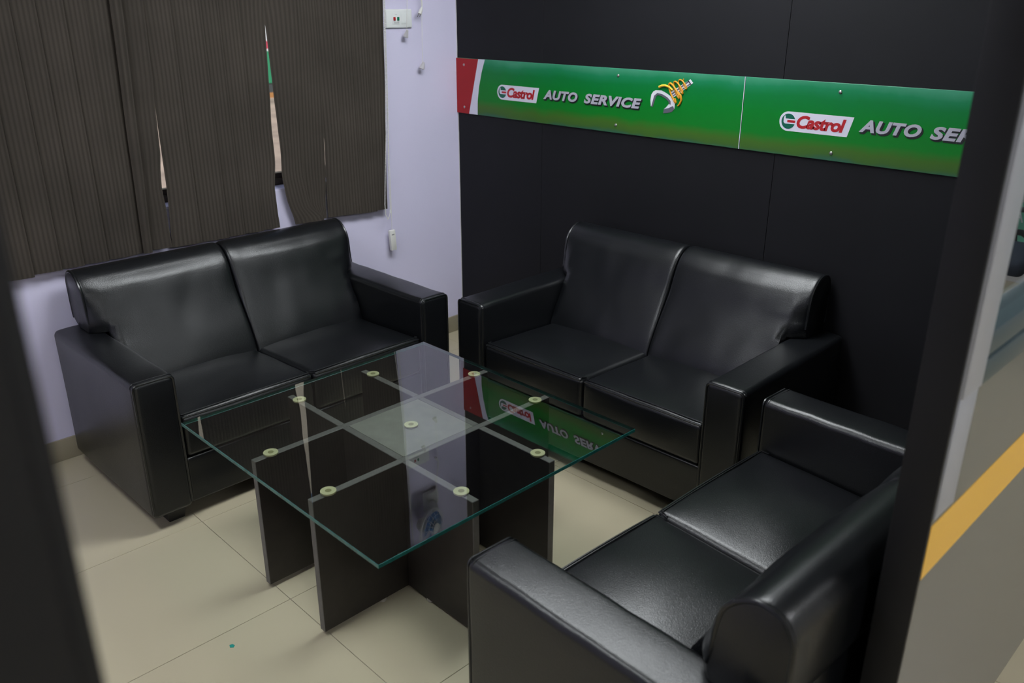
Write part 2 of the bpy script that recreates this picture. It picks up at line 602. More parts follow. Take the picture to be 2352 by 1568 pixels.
# ------------------------------------------------------------------ ceiling lights
def ceiling_light(x, y, hall, label):
    t = thing('ceiling_light', label, 'light', (x, y, H_CEIL), 0, 'square ceiling panel lights')
    b = bmesh.new()
    for a in ((-.31, .31, -.31, -.295), (-.31, .31, .295, .31), (-.31, -.295, -.295, .295), (.295, .31, -.295, .295)):
        box(b, *a, -.022, 0, bevel=.002)
    mesh_obj('frame', b, 'white_plastic', t)
    mesh_obj('diffuser', nbox(-.294, .294, -.294, .294, -.014, -.004), 'lamp_hall' if hall else 'lamp', t, smooth=False)


ceiling_light(1.40, -1.10, 0, 'square white panel light above the glass table')
ceiling_light(1.62, -.38, 0, 'square white panel light close to the black wall')
ceiling_light(1.40, -3.00, 0, 'square white panel light at the lounge south end')
ceiling_light(4.90, -3.20, 1, 'square white panel light behind the camera')
ceiling_light(4.90, -.40, 1, 'square white panel light in the middle of the hall')
ceiling_light(4.90, 2.00, 1, 'square white panel light above the office chair')

# ------------------------------------------------------------------ sofas
SW, SD, AW, AH, SH, ZB = 1.367, .725, .147, .568, .400, .055
BACK_IN = .088        # how far the back stops short of the sofa's outer side


def arc_rect(x0, x1, z0, z1, r, y, n=5):
    """open path: up the outer side, over the top, down the inner side (rounded upper corners)"""
    p = [(x0, y, z0), (x0, y, (z0 + z1) / 2)]
    p += [(x0 + r - r * cos(radians(90) * k / n), y, z1 - r + r * sin(radians(90) * k / n)) for k in range(n + 1)]
    p += [(x1 - r + r * sin(radians(90) * k / n), y, z1 - r + r * cos(radians(90) * k / n)) for k in range(n + 1)]
    p += [(x1, y, (z0 + z1) / 2), (x1, y, z0)]
    return p


PROF = [(.425, .36), (.440, .41), (.468, .47), (.500, .53), (.532, .59), (.556, .64), (.574, .685), (.592, .725),
        (.612, .757), (.637, .781), (.667, .795), (.697, .795), (.722, .783), (.738, .758), (.743, .733), (.743, .69), (.742, .65),
        (.740, .61), (.725, .575), (.70, .48), (.70, .36)]


def resample(P, n):
    P = [Vector((a, b, 0)) for a, b in P]
    out = []
    # Catmull-Rom through the profile
    m = len(P) - 1
    for k in range(n + 1):
        t = k / n * m
        i = min(int(t), m - 1)
        f = t - i
        p0, p1, p2, p3 = P[max(i - 1, 0)], P[i], P[i + 1], P[min(i + 2, m)]
        q = .5 * ((2 * p1) + (p2 - p0) * f + (2 * p0 - 5 * p1 + 4 * p2 - p3) * f * f + (3 * p1 - p0 - 3 * p2 + p3) * f ** 3)
        out.append((q.x, q.y))
    return out


def back_cushion(side, seed):
    """half of the back: side -1 left, +1 right; overhangs the arm on its outer end"""
    prof = resample(PROF, 46)
    xo, xi = SW / 2 - BACK_IN, .0025
    us = []
    for k in range(5):
        us.append(xo - .02 * (1 - cos(radians(90) * k / 4)))
    wall = SW / 2 - AW
    us += [wall + .022, wall + .010, wall + .001, wall - .006]
    for k in range(1, 17):
        us.append((wall - .006) + (xi + .02 - wall + .006) * k / 16)
    for k in range(1, 5):
        us.append(xi + .02 * (1 - sin(radians(90) * k / 4)))
    cv, cz = .63, .60
    bm = bmesh.new()
    rings = []
    for u in us:
        e = min(1, (xo - u) / .02)
        c = min(1, (u - xi) / .02)
        sh = .012 * (1 - math.sqrt(max(0, 1 - (1 - e) ** 2))) + .014 * (1 - math.sqrt(max(0, 1 - (1 - c) ** 2)))
        mid = (u - xi) / (xo - xi)
        ring = []
        for (v, z) in prof:
            d = Vector((v - cv, z - cz, 0))
            L = d.length
            f = (L - sh) / L
            bul = .010 * sin(pi * min(1, max(0, mid))) * (1 if v < .63 else 0) * (1 if z < .75 else .3)
            vv, zz = cv + d.x * f - bul, cz + d.y * f
            # soft folds near the arm
            wv = .004 * noise.noise(Vector((u * 14 + seed, z * 9, seed * 1.7))) * (1 if v < .66 else .3)
            if u > wall - .1 and z < .70 and v < .62:
                wv += .007 * noise.noise(Vector((u * 9 + seed, z * 42, seed))) * min(1, (u - wall + .1) / .08)
            vv -= wv
            if u > wall - .003:
                g = (u - wall) / (xo - wall)
                lim = AH + .005
                # over the arm: the front retreats towards the outer end, the underside rests on the arm
                if v < .64:
                    vv = max(vv, .540) + .040 * max(0, g) ** 1.5 * max(0, min(1, (.74 - zz) / .15))
                else:
                    vv = min(vv, .742)
                if zz < lim + .035:
                    k = min(1, (lim + .035 - zz) / .035)
                    vv += k * k * (.010 if v < .64 else -.030)
                    zz = max(zz, lim)
            ring.append(bm.verts.new((side * u, vv, zz)))
        rings.append(ring)
    for A, B in zip(rings, rings[1:]):
        for k in range(len(prof) - 1):
            q = (A[k], A[k + 1], B[k + 1], B[k])
            bm.faces.new(q if side < 0 else tuple(reversed(q)))
    # end caps as fans
    for ring in (rings[0], rings[-1]):
        c = bm.verts.new(sum((v.co for v in ring), Vector()) / len(ring))
        n = len(ring)
        for k in range(n):
            bm.faces.new((ring[k], ring[(k + 1) % n], c))
    bmesh.ops.remove_doubles(bm, verts=bm.verts[:], dist=1e-5)
    bmesh.ops.recalc_face_normals(bm, faces=bm.faces[:])
    # piping path round the outer end
    pip = []
    ringco = [(v.co.copy()) for v in rings[0] if v.is_valid] if False else None
    for (v, z) in prof:
        if z > AH + .03:
            d = Vector((v - cv, z - cz, 0)); f = (d.length - .0045) / d.length
            pv = cv + d.x * f
            if v < .64:
                pv = max(pv, .540) + .040 * max(0, min(1, (.74 - z) / .15))
            pip.append((side * (xo - .004), pv, cz + d.y * f))
    return bm, pip


def seat_deform(seed, side):
    def f(p, q):
        if q.z > .2:
            p.z += .025 * (1 - q.x ** 2) * (1 - q.y ** 2) * q.z - .022 * (q.y + 1) / 2 * q.z
            p.z += .0035 * noise.noise(Vector((p.x * 7 + seed, p.y * 7, seed)))
        if q.y < -.8:
            p.y -= .010 * (1 - q.x ** 2) * (1 - q.z ** 2)
        return p
    return f


def arm_deform(seed):
    def f(p, q):
        if q.z > .6:
            p.z += .004 * (1 - q.x ** 2) + .0030 * noise.noise(Vector((p.x * 6 + seed, p.y * 16, seed)))
        p.x += .0025 * noise.noise(Vector((p.y * 4, p.z * 5, seed + 9))) * (1 if abs(q.x) > .9 else 0)
        return p
    return f


def loveseat(loc, rot, label, seed):
    t = thing('loveseat', label, 'sofa', loc, rot, 'black leather loveseats')
    hw = SW / 2
    for s in (-1, 1):
        a = mesh_obj('arm', softbox(s * (hw - AW / 2), SD / 2, (ZB + AH) / 2, AW, SD, AH - ZB, .020, 10, arm_deform(seed + s)), 'leather', t, angle=80)
        b = bmesh.new()
        x0, x1 = (hw - AW + .004, hw - .004)
        for yy, rr in ((.0045, .0042), (.020, .0026)):
            path = arc_rect(x0 - (.001 if yy > .01 else -.001), x1 + (.001 if yy > .01 else -.001), ZB + .02, AH - .0005 + (.002 if yy > .01 else -.0015), .016, yy)
            tube(b, [(s * p[0], p[1], p[2]) for p in path], rr, 6)
        mesh_obj('piping', b, 'leather_seam', a)
    iw = hw - AW
    # body between the arms
    mesh_obj('front_rail', softbox(0, .030, (.06 + .238) / 2, 2 * iw - .002, .03, .178, .010, 10,
                                   lambda p, q: p + Vector((0, .002 * noise.noise(Vector((p.x * 6, p.z * 20, seed))), 0))), 'leather', t, angle=80)
    mesh_obj('seat_deck', nbox(-iw + .001, iw - .001, .046, .69, .08, .236, bevel=.004), 'leather', t)
    mesh_obj('back_panel', nbox(-iw + .001, iw - .001, .700, .722, .07, .60, bevel=.006), 'leather', t)
    for s in (-1, 1):
        cw = iw - .002
        c = mesh_obj('seat_cushion', softbox(s * (cw / 2 + .001), .262, (.238 + SH) / 2, cw - .001, .50, SH - .238, .022, 12, seat_deform(seed * 3 + s, s)), 'leather', t, angle=80)
        b = bmesh.new()
        for dy, dz, rr in ((.006, -.006, .0036), (.017, .0015, .0024)):
            path = []
            for k in range(25):
                f = -1 + 2 * k / 24
                x = s * (cw / 2 + .001) + f * (cw / 2 - .012)
                ed = .004 * (1 - f * f)
                path.append((x, .012 + dy - ed * (1 if dy < .01 else .5) - .001, SH + dz + .0015 * (1 - f * f)))
            x = path[-1][0]
            path = [(path[0][0] - .006, .05, SH + dz - .004)] + path + [(x + .006, .05, SH + dz - .004)]
            tube(b, path, rr, 6)
        mesh_obj('piping', b, 'leather_seam', c)
        bmx, pip = back_cushion(s, seed + s * 2.3)
        bc = mesh_obj('back_cushion', bmx, 'leather', t, angle=75)
        mesh_obj('piping', tube(bmesh.new(), pip, .0058, 8), 'leather_seam', bc)
    for sx in (-1, 1):
        for y in (.055, SD - .085):
            b = bmesh.new()
            lathe(b, [(0, 0), (.040, 0), (.052, ZB + .003), (0, ZB + .003)], 4,
                  Matrix.Translation((sx * (hw - .095), y + .02, 0)) @ Matrix.Rotation(radians(45), 4, 'Z'))
            mesh_obj('foot', b, 'foot', t, smooth=False)
    return t


loveseat((.7835, -1.4373, 0), radians(90) + .0097, 'black leather loveseat under the brown blind against the lavender wall', 1.0)
loveseat((1.5364, -.757, 0), .020, 'black leather loveseat below the green sign against the black wall', 4.0)
loveseat((2.2630, -1.2751, 0), radians(-90) - .0272, 'nearest black leather loveseat seen from behind with its back to the opening', 8.0)

# ------------------------------------------------------------------ glass coffee table
TX, TY, TA = 1.4896, -1.5408, .0056
t = thing('coffee_table', 'square glass coffee table on crossed dark wooden panels', 'table', (TX, TY, 0), TA)
GH, GB = .477, .465
FX, FY, FO, FH, FT = -.018, .032, .155, .478, .024      # frame centre, panel offset, half length, thickness
gt = mesh_obj('glass_top', nbox(-.527, .527, -.502, .502, GB, GH, bevel=.0012, seg=1), ['glass_edge', 'glass_top', 'glass_under'], t, smooth=False)
for f in gt.data.polygons:
    f.material_index = 1 if f.normal.z > .9 else 2 if f.normal.z < -.9 else 0
gt['label'] = 'clear glass top with green edges'
PT, PB = GB - .007, .014


def leg_panel(along_x, off):
    b = bmesh.new()
    if along_x:
        box(b, FX - FH, FX + FH, FY + off - FT / 2, FY + off + FT / 2, PB, PT, bevel=.0015, seg=1)
    else:
        box(b, FX + off - FT / 2, FX + off + FT / 2, FY - FH, FY + FH, PB, PT, bevel=.0015, seg=1)
    o = mesh_obj('leg_panel', b, ['wenge', 'wenge_edge'], t, smooth=False)
    for f in o.data.polygons:
        n = f.normal
        big = abs(n.y) > .9 if along_x else abs(n.x) > .9
        f.material_index = 0 if big else 1
    return o


for off in (-FO, FO):
    leg_panel(False, off)
# the crossing pair is halved into pieces between and outside the first pair
for off in (-FO, FO):
    b = bmesh.new()
    for xa, xb in ((FX - FH, FX - FO - FT / 2 - .0003), (FX - FO + FT / 2 + .0003, FX + FO - FT / 2 - .0003), (FX + FO + FT / 2 + .0003, FX + FH)):
        box(b, xa, xb, FY + off - FT / 2, FY + off + FT / 2, PB, PT, bevel=.0015, seg=1)
    o = mesh_obj('leg_panel', b, ['wenge', 'wenge_edge'], t, smooth=False)
    for f in o.data.polygons:
        f.material_index = 0 if abs(f.normal.y) > .9 else 1
s = FO - FT / 2 - .0004
mesh_obj('center_plate', nbox(FX - s, FX + s, FY - s, FY + s, PT - .02, PT - .0002), 'plate', t, smooth=False)['label'] = 'dusty grey square plate'
PD = .418
pad0 = None
for x, y in ((-FO, -PD), (FO, -PD), (PD, -FO), (PD, FO), (FO, PD), (-FO, PD), (-PD, FO), (-PD, -FO), (0, 0)):
    if pad0 is None:
        pad0 = mesh_obj('pad', lathe(bmesh.new(), [(0, PT), (.020, PT), (.0225, PT + .002), (.0225, GB - .0005), (0, GB - .0005)], 28), 'pad', t)
        core = mesh_obj('core', lathe(bmesh.new(), [(0, GB - .0006), (.009, GB - .0006), (.009, GB - .0002), (0, GB - .0002)], 18), 'pad_core', pad0)
        p = pad0
    else:
        p = dup_part(pad0, t)
    p.location = (FX + x, FY + y, 0)
g0 = None
for x, y in ((-FO, -.30), (FO, -.26), (.26, -FO), (.26, FO), (FO, .28), (-FO, .28), (-.28, FO), (-.28, -FO)):
    if g0 is None:
        g0 = mesh_obj('glide', lathe(bmesh.new(), [(0, 0), (.008, 0), (.012, .004), (.012, PB + .0005), (0, PB + .0005)], 16), 'glide', t)
        g = g0
    else:
        g = dup_part(g0, t)
    g.location = (FX + x, FY + y, 0)

# ------------------------------------------------------------------ vertical blind
ZT = 2.20
bl = thing('vertical_blind', 'dark brown ribbed vertical blind hanging over the window', 'blind', (.03, -1.38, 2.2))
s1L = [(-1.580, 1.739), (-1.586, 1.459), (-1.593, 1.361), (-1.599, 1.191), (-1.612, 1.084), (-1.615, 1.032), (-1.61, .957), (-1.61, .853), (-1.609, .793)]
s1R = [(-1.590, 1.739), (-1.585, 1.458), (-1.589, 1.361), (-1.591, 1.19), (-1.592, 1.039), (-1.595, .949), (-1.605, .788)]
s2L = [(-1.072, 1.80), (-1.083, 1.663), (-1.087, 1.581), (-1.094, 1.369), (-1.102, 1.225), (-1.1, 1.093), (-1.115, .96), (-1.112, .867), (-1.108, .788)]
s2R = [(-1.092, 1.80), (-1.081, 1.663), (-1.078, 1.581), (-1.073, 1.357), (-1.069, 1.239), (-1.066, 1.119), (-1.071, 1.016), (-1.06, .921), (-1.025, .788)]
s3L = [(-.826, 1.60), (-.837, 1.285), (-.843, 1.126), (-.848, .987), (-.859, .852), (-.861, .786)]
s3R = [(-.848, 1.60), (-.839, 1.244), (-.837, 1.125), (-.844, .987), (-.847, .904), (-.849, .788)]
l1 = [(-1.701, 1.739), (-1.716, 1.191), (-1.724, .787)]
l2 = [(-1.662, 1.739), (-1.680, 1.187), (-1.694, .789)]
fr = [(-.935, 1.741), (-.969, 1.015), (-.948, .870), (-.880, .793)]
re_ = [(-.471, 1.742), (-.480, 1.456), (-.495, 1.157), (-.509, .78)]
C = lambda y: [(y, 1.7), (y, .8)]
OV = .016


def ev(P, z):
    P = sorted(P, key=lambda q: q[1])
    if z <= P[0][1]:
        return P[0][0]
    for a, b in zip(P, P[1:]):
        if z <= b[1]:
            f = (z - a[1]) / (b[1] - a[1])
            f = f * f * (3 - 2 * f) * .5 + f * .5
            return a[0] + (b[0] - a[0]) * f
    return P[-1][0]


#        left edge, right edge, overlap under the left neighbour, x at left, x at right, bottom z
VANES = [(C(-2.420), C(-2.330), 0, .020, .036, .782), (C(-2.330), C(-2.236), OV, .020, .036, .784), (C(-2.236), C(-2.138), OV, .020, .037, .779),
         (C(-2.138), C(-2.039), OV, .020, .036, .785), (C(-2.039), C(-1.957), OV, .020, .036, .786), (C(-1.957), C(-1.866), OV, .020, .037, .788),
         (C(-1.866), C(-1.790), OV, .020, .035, .788), (C(-1.790), [(y + .024, z) for y, z in l1], OV, .030, .014, .787), (l1, l2, .002, .034, .043, .788),
         (l2, s1L, .014, .012, .036, .792),
         (s1R, C(-1.478), 0, .026, .037, .788), (C(-1.478), C(-1.355), OV, .020, .037, .786), (C(-1.355), C(-1.281), OV, .020, .036, .788),
         (C(-1.281), C(-1.192), OV, .020, .036, .787), (C(-1.192), s2L, OV, .020, .036, .788),
         (s2R, fr, 0, .030, .044, .786), (fr, s3L, .05, .020, .034, .788),
         (s3R, C(-.743), 0, .028, .037, .788), (C(-.743), C(-.655), OV, .020, .037, .782), (C(-.655), C(-.570), OV, .020, .037, .776), (C(-.570), re_, OV, .018, .034, .778)]
for vi, (LP, RP, ov, xl, xr, zb) in enumerate(VANES):
    def vane_mesh(z0, z1, rows, push, thick):
        bm = bmesh.new()
        uvl = bm.loops.layers.uv.new('UVMap')
        cols = 34
        grid = []
        for r in range(rows + 1):
            z = z0 + (z1 - z0) * r / rows
            yl, yr = ev(LP, z) - ov, ev(RP, z)
            w = yr - yl
            row = []
            for c in range(cols + 1):
                f = c / cols
                y = yl + w * f
                x = xl + (xr - xl) * f + .004 * sin(pi * f) + .0007 * sin(2 * pi * f * max(2, round(w / .0155)))
                x += .003 * noise.noise(Vector((vi * 3.1, z * 2.2, f))) * min(1, (ZT - z) * 3) + push
                row.append(bm.verts.new((x, y, z)))
            grid.append(row)
        nr = max(2, round((ev(RP, 1.2) - ev(LP, 1.2) + ov) / .0155))
        for r in range(rows):
            for c in range(cols):
                f = bm.faces.new((grid[r][c], grid[r][c + 1], grid[r + 1][c + 1], grid[r + 1][c]))
                for lp, (cc, rr) in zip(f.loops, ((c, r), (c + 1, r), (c + 1, r + 1), (c, r + 1))):
                    lp[uvl].uv = (cc / cols * nr + .25, rr / rows)
        return bm
    v = at(bl, vane_mesh(zb, ZT, 40, 0, .001), 'vane', 'vane', angle=60)
    h = mesh_obj('hem', vane_mesh(zb - .0005, zb + .046, 2, .0016, .001), 'vane', v, angle=60)
at(bl, nbox(.002, .055, -2.44, -.45, 2.20, 2.245, bevel=.003), 'headrail', 'white_plastic')


def bead_chain(pts, pitch, r):
    bm = bmesh.new()
    P = [Vector(p) for p in pts]
    ico = [(0, 0, 1)]
    acc = 0
    for a, b in zip(P, P[1:]):
        L = (b - a).length
        d = 0
        while acc + d <= L:
            q = a.lerp(b, (acc + d) / L)
            bmesh.ops.create_icosphere(bm, subdivisions=1, radius=r, matrix=Matrix.Translation(q))
            d += pitch
        acc = acc + d - L
    return bm


ch = [(-.470, ZT), (-.486, 1.742), (-.491, 1.554), (-.499, 1.36), (-.51, 1.16), (-.529, .955), (-.541, .807), (-.539, .758), (-.527, .732), (-.511, .743), (-.504, .768),
      (-.503, .866), (-.503, .952), (-.497, 1.098), (-.488, 1.241), (-.474, 1.742), (-.462, ZT)]
cb = at(bl, bead_chain([(.060 if i < 9 else .052, y, z) for i, (y, z) in enumerate(ch)], .0064, .0030), 'bead_chain', 'offwhite')
cb['kind'] = 'stuff'
cb['label'] = 'white bead chain'
at(bl, tube(bmesh.new(), [(.052, -.504, .775), (.052, -.505, .758)], .0032, 8), 'chain_connector', 'white_plastic')
at(bl, tube(bmesh.new(), [(.040, -.462, ZT), (.030, -.470, 1.4), (.030, -.483, .80), (.030, -.484, .665)], .0009, 6), 'pull_cord', 'offwhite')
at(bl, tube(bmesh.new(), [(.030, -.468, ZT), (.028, -.474, 1.4), (.030, -.480, .80), (.030, -.484, .665)], .0009, 6), 'pull_cord', 'offwhite')
bm = nbox(-.009, .009, -.0165, .0165, -.052, .052, bevel=.0025)
wt = mesh_obj('cord_weight', bm, 'offwhite', bl)
wt.location = Vector((.030, -.484, .612)) - bl.location
wt.rotation_euler = (radians(3), 0, 0)
wt['label'] = 'white rectangular cord weight'
cpb = mesh_obj('mark', nbox(.009, .0093, -.008, .008, .027, .033), 'print_grey', wt, smooth=False)

# ------------------------------------------------------------------ switch plate
SWY, SWZ = -.3625, 1.660
sw = thing('wall_switch', 'white double switch plate with a red and a green button', 'switch', (0, SWY, SWZ))
mesh_obj('plate', nbox(0, .010, -.077, .077, -.042, .042, bevel=.006, seg=3), 'white_plastic', sw)
mesh_obj('module', nbox(.010, .0118, -.042, .000, -.024, .024, bevel=.001), 'white_plastic', sw)
mesh_obj('button', nbox(.0118, .0165, -.037, -.026, -.008, .008, bevel=.0015), 'switch_red', sw)['label'] = 'red button'
mesh_obj('button', nbox(.0118, .0165, -.015, -.004, -.008, .008, bevel=.0015), 'switch_green', sw)['label'] = 'green button'
for z in (.018, -.016, -.019):
    mesh_obj('print', nbox(.0118, .0120, -.034 if z < 0 else -.026, -.006 if z < 0 else -.014, z - .0006, z + .0006), 'print_grey', sw, smooth=False)
mesh_obj('blank_module', nbox(.010, .0118, .010, .052, -.024, .024, bevel=.001), 'white_plastic', sw)

# ------------------------------------------------------------------ wall fan
FNY, FNZ = -.395, 2.045
fan = thing('wall_fan', 'small white wall fan with blue blades mirrored in the table', 'fan', (0, -.30, 1.97))
at(fan, nbox(0, .035, -.345, -.255, 1.90, 2.03, bevel=.008, seg=3), 'bracket', 'white_plastic')
at(fan, tube(bmesh.new(), [(.03, -.30, 1.97), (.07, -.31, 1.975), (.095, -.33, 1.995), (.10, -.355, 2.03)], [.022, .02, .018, .016], 12), 'neck', 'white_plastic')
R = Matrix.Translation((.135, FNY, FNZ)) @ Matrix.Rotation(radians(20), 4, 'Z') @ Matrix.Rotation(radians(90), 4, 'Y')
at(fan, lathe(bmesh.new(), [(0, -.085), (.030, -.08), (.042, -.06), (.045, -.02), (.03, -.012), (0, -.012)], 24, R), 'motor_housing', 'white_plastic')
b = bmesh.new()
for rr, zz in ((.112, 0), (.108, .022), (.085, .034), (.055, .038), (.104, -.02)):
    tube(b, [R @ Vector((rr * cos(2 * pi * k / 40), rr * sin(2 * pi * k / 40), zz)) for k in range(40)], .0060 if rr == .112 else .0012, 6, closed=True)
for k in range(20):
    a = 2 * pi * k / 20
    tube(b, [R @ Vector((q * cos(a), q * sin(a), z)) for q, z in ((.028, .040), (.055, .038), (.085, .034), (.108, .022), (.112, 0), (.104, -.02), (.04, -.03))], .0010, 4)
at(fan, b, 'guard', 'white_plastic')
at(fan, lathe(bmesh.new(), [(.033, .036), (.032, .040), (0, .043)], 24, R), 'guard_badge', 'white_plastic')
for k in range(5):
    b = bmesh.new()
    prev = None
    for i in range(7):
        rr = .018 + .078 * i / 6
        row = []
        for j in range(6):
            a = 2 * pi * k / 5 + (-.60 + 1.20 * j / 5) * (.8 + .2 * i / 6)
            row.append(b.verts.new(R @ Vector((rr * cos(a), rr * sin(a), .012 + .012 * (j / 5 - .5)))))
        if prev:
            for j in range(5):
                b.faces.new((prev[j], prev[j + 1], row[j + 1], row[j]))
        prev = row
    bmesh.ops.solidify(b, geom=b.faces[:], thickness=.0012)
    at(fan, b, 'blade', 'fan_blue', angle=60)
at(fan, lathe(bmesh.new(), [(.022, 0), (.022, .020), (.012, .026), (0, .027)], 20, R), 'hub', 'fan_blue')


def pull_cord(pts, knob_at, tilt):
    c = at(fan, tube(bmesh.new(), pts, .0011, 6), 'pull_cord', 'offwhite')
    k = mesh_obj('pull_knob', lathe(bmesh.new(), [(0, .013), (.0045, .011), (.006, .004), (.010, -.010), (.011, -.014), (.007, -.016), (0, -.012)], 6), 'knob', c, smooth=False)
    k.location = knob_at
    k.rotation_euler = (0, radians(20), tilt)
    k.scale = (1.3, 1.3, 1.25)
    k['label'] = 'frosted cone pull'


pull_cord([(.034, -.322, 1.905), (.034, -.330, 1.742), (.032, -.339, 1.607)], (.032, -.340, 1.596), .4)
pull_cord([(.034, -.268, 1.905), (.030, -.245, 1.742), (.030, -.2415, 1.703), (.030, -.249, 1.458)], (.030, -.2475, 1.447), 1.1)
# power cord: bundled loops under the bracket, then the dangling plug
b = bmesh.new()
loops = []
for k in range(60):
    a = 2 * pi * k / 15
    loops.append((.030 + .004 * sin(a * .5), -.268 + .020 * cos(a), 1.93 + .045 * sin(a) + .0006 * k))
tube(b, loops, .003, 6)
tube(b, [(.034, -.262, 1.90), (.030, -.262, 1.84), (.030, -.250, 1.80), (.030, -.243, 1.76), (.032, -.2405, 1.725), (.034, -.243, 1.708)], .0030, 8)
pc = at(fan, b, 'power_cord', 'offwhite')
a0, a1 = Vector((.034, -.243, 1.710)), Vector((.040, -.264, 1.680))
b = bmesh.new()
tube(b, [a0, a0.lerp(a1, .25), a0.lerp(a1, .5), a0.lerp(a1, 1.0)], [.004, .0062, .0085, .0085], 10)
pl = mesh_obj('plug', b, 'offwhite', pc)
d = (a1 - a0).normalized()
side = Vector((0, .78, -.6)).cross(Vector((1, 0, 0))).normalized()
b = bmesh.new()
for s_ in (-1, 1):
    q = a1 + Vector((.004 * s_, .0035 * s_, 0))
    tube(b, [q, q + d * .016], .0017, 8)
# pins belong to the plug but sit at the third level's limit, so they are one piece with the cord's metal
at(fan, b, 'plug_pins', 'metal')


# ------------------------------------------------------------------ the sign
def W(depth):
    """wall-plane mapping: (x, z, raise) -> world in front of the black wall"""
    return lambda a, c, dd: Vector((a, -(depth + dd), c))


def text_bm(body, x0, x1, z0, z1, shear, bold, depth, height, parent, name, m, space=1.0):
    cu = bpy.data.curves.new('txt', 'FONT')
    cu.body = body
    cu.size = 1
    cu.shear = shear
    cu.offset = bold
    cu.extrude = .5
    cu.resolution_u = 4
    cu.space_character = space
    o = bpy.data.objects.new('txt', cu)
    COL.objects.link(o)
    dg = bpy.context.evaluated_depsgraph_get()
    me = bpy.data.meshes.new_from_object(o.evaluated_get(dg))
    bpy.data.objects.remove(o)
    bpy.data.curves.remove(cu)
    xs = [v.co.x for v in me.vertices]
    ys = [v.co.y for v in me.vertices]
    xa, xb, ya, yb = min(xs), max(xs), min(ys), max(ys)
    for v in me.vertices:
        a = x0 + (v.co.x - xa) / (xb - xa) * (x1 - x0)
        c = z0 + (v.co.y - ya) / (yb - ya) * (z1 - z0)
        v.co = (a, -(depth + (v.co.z + .5) * height), c)
    me.materials.clear()
    me.materials.append(M[m])
    me.flip_normals() if False else None
    q = bpy.data.objects.new(name, me)
    return link(q, parent)


SZ0, SZ1, SF = 1.2005, 1.4705, .006


def circle(cx, cz, r, n=32, a0=0, a1=360):
    return [(cx + r * cos(radians(a0 + (a1 - a0) * k / n)), cz + r * sin(radians(a0 + (a1 - a0) * k / n))) for k in range(n if a1 - a0 == 360 else n + 1)]


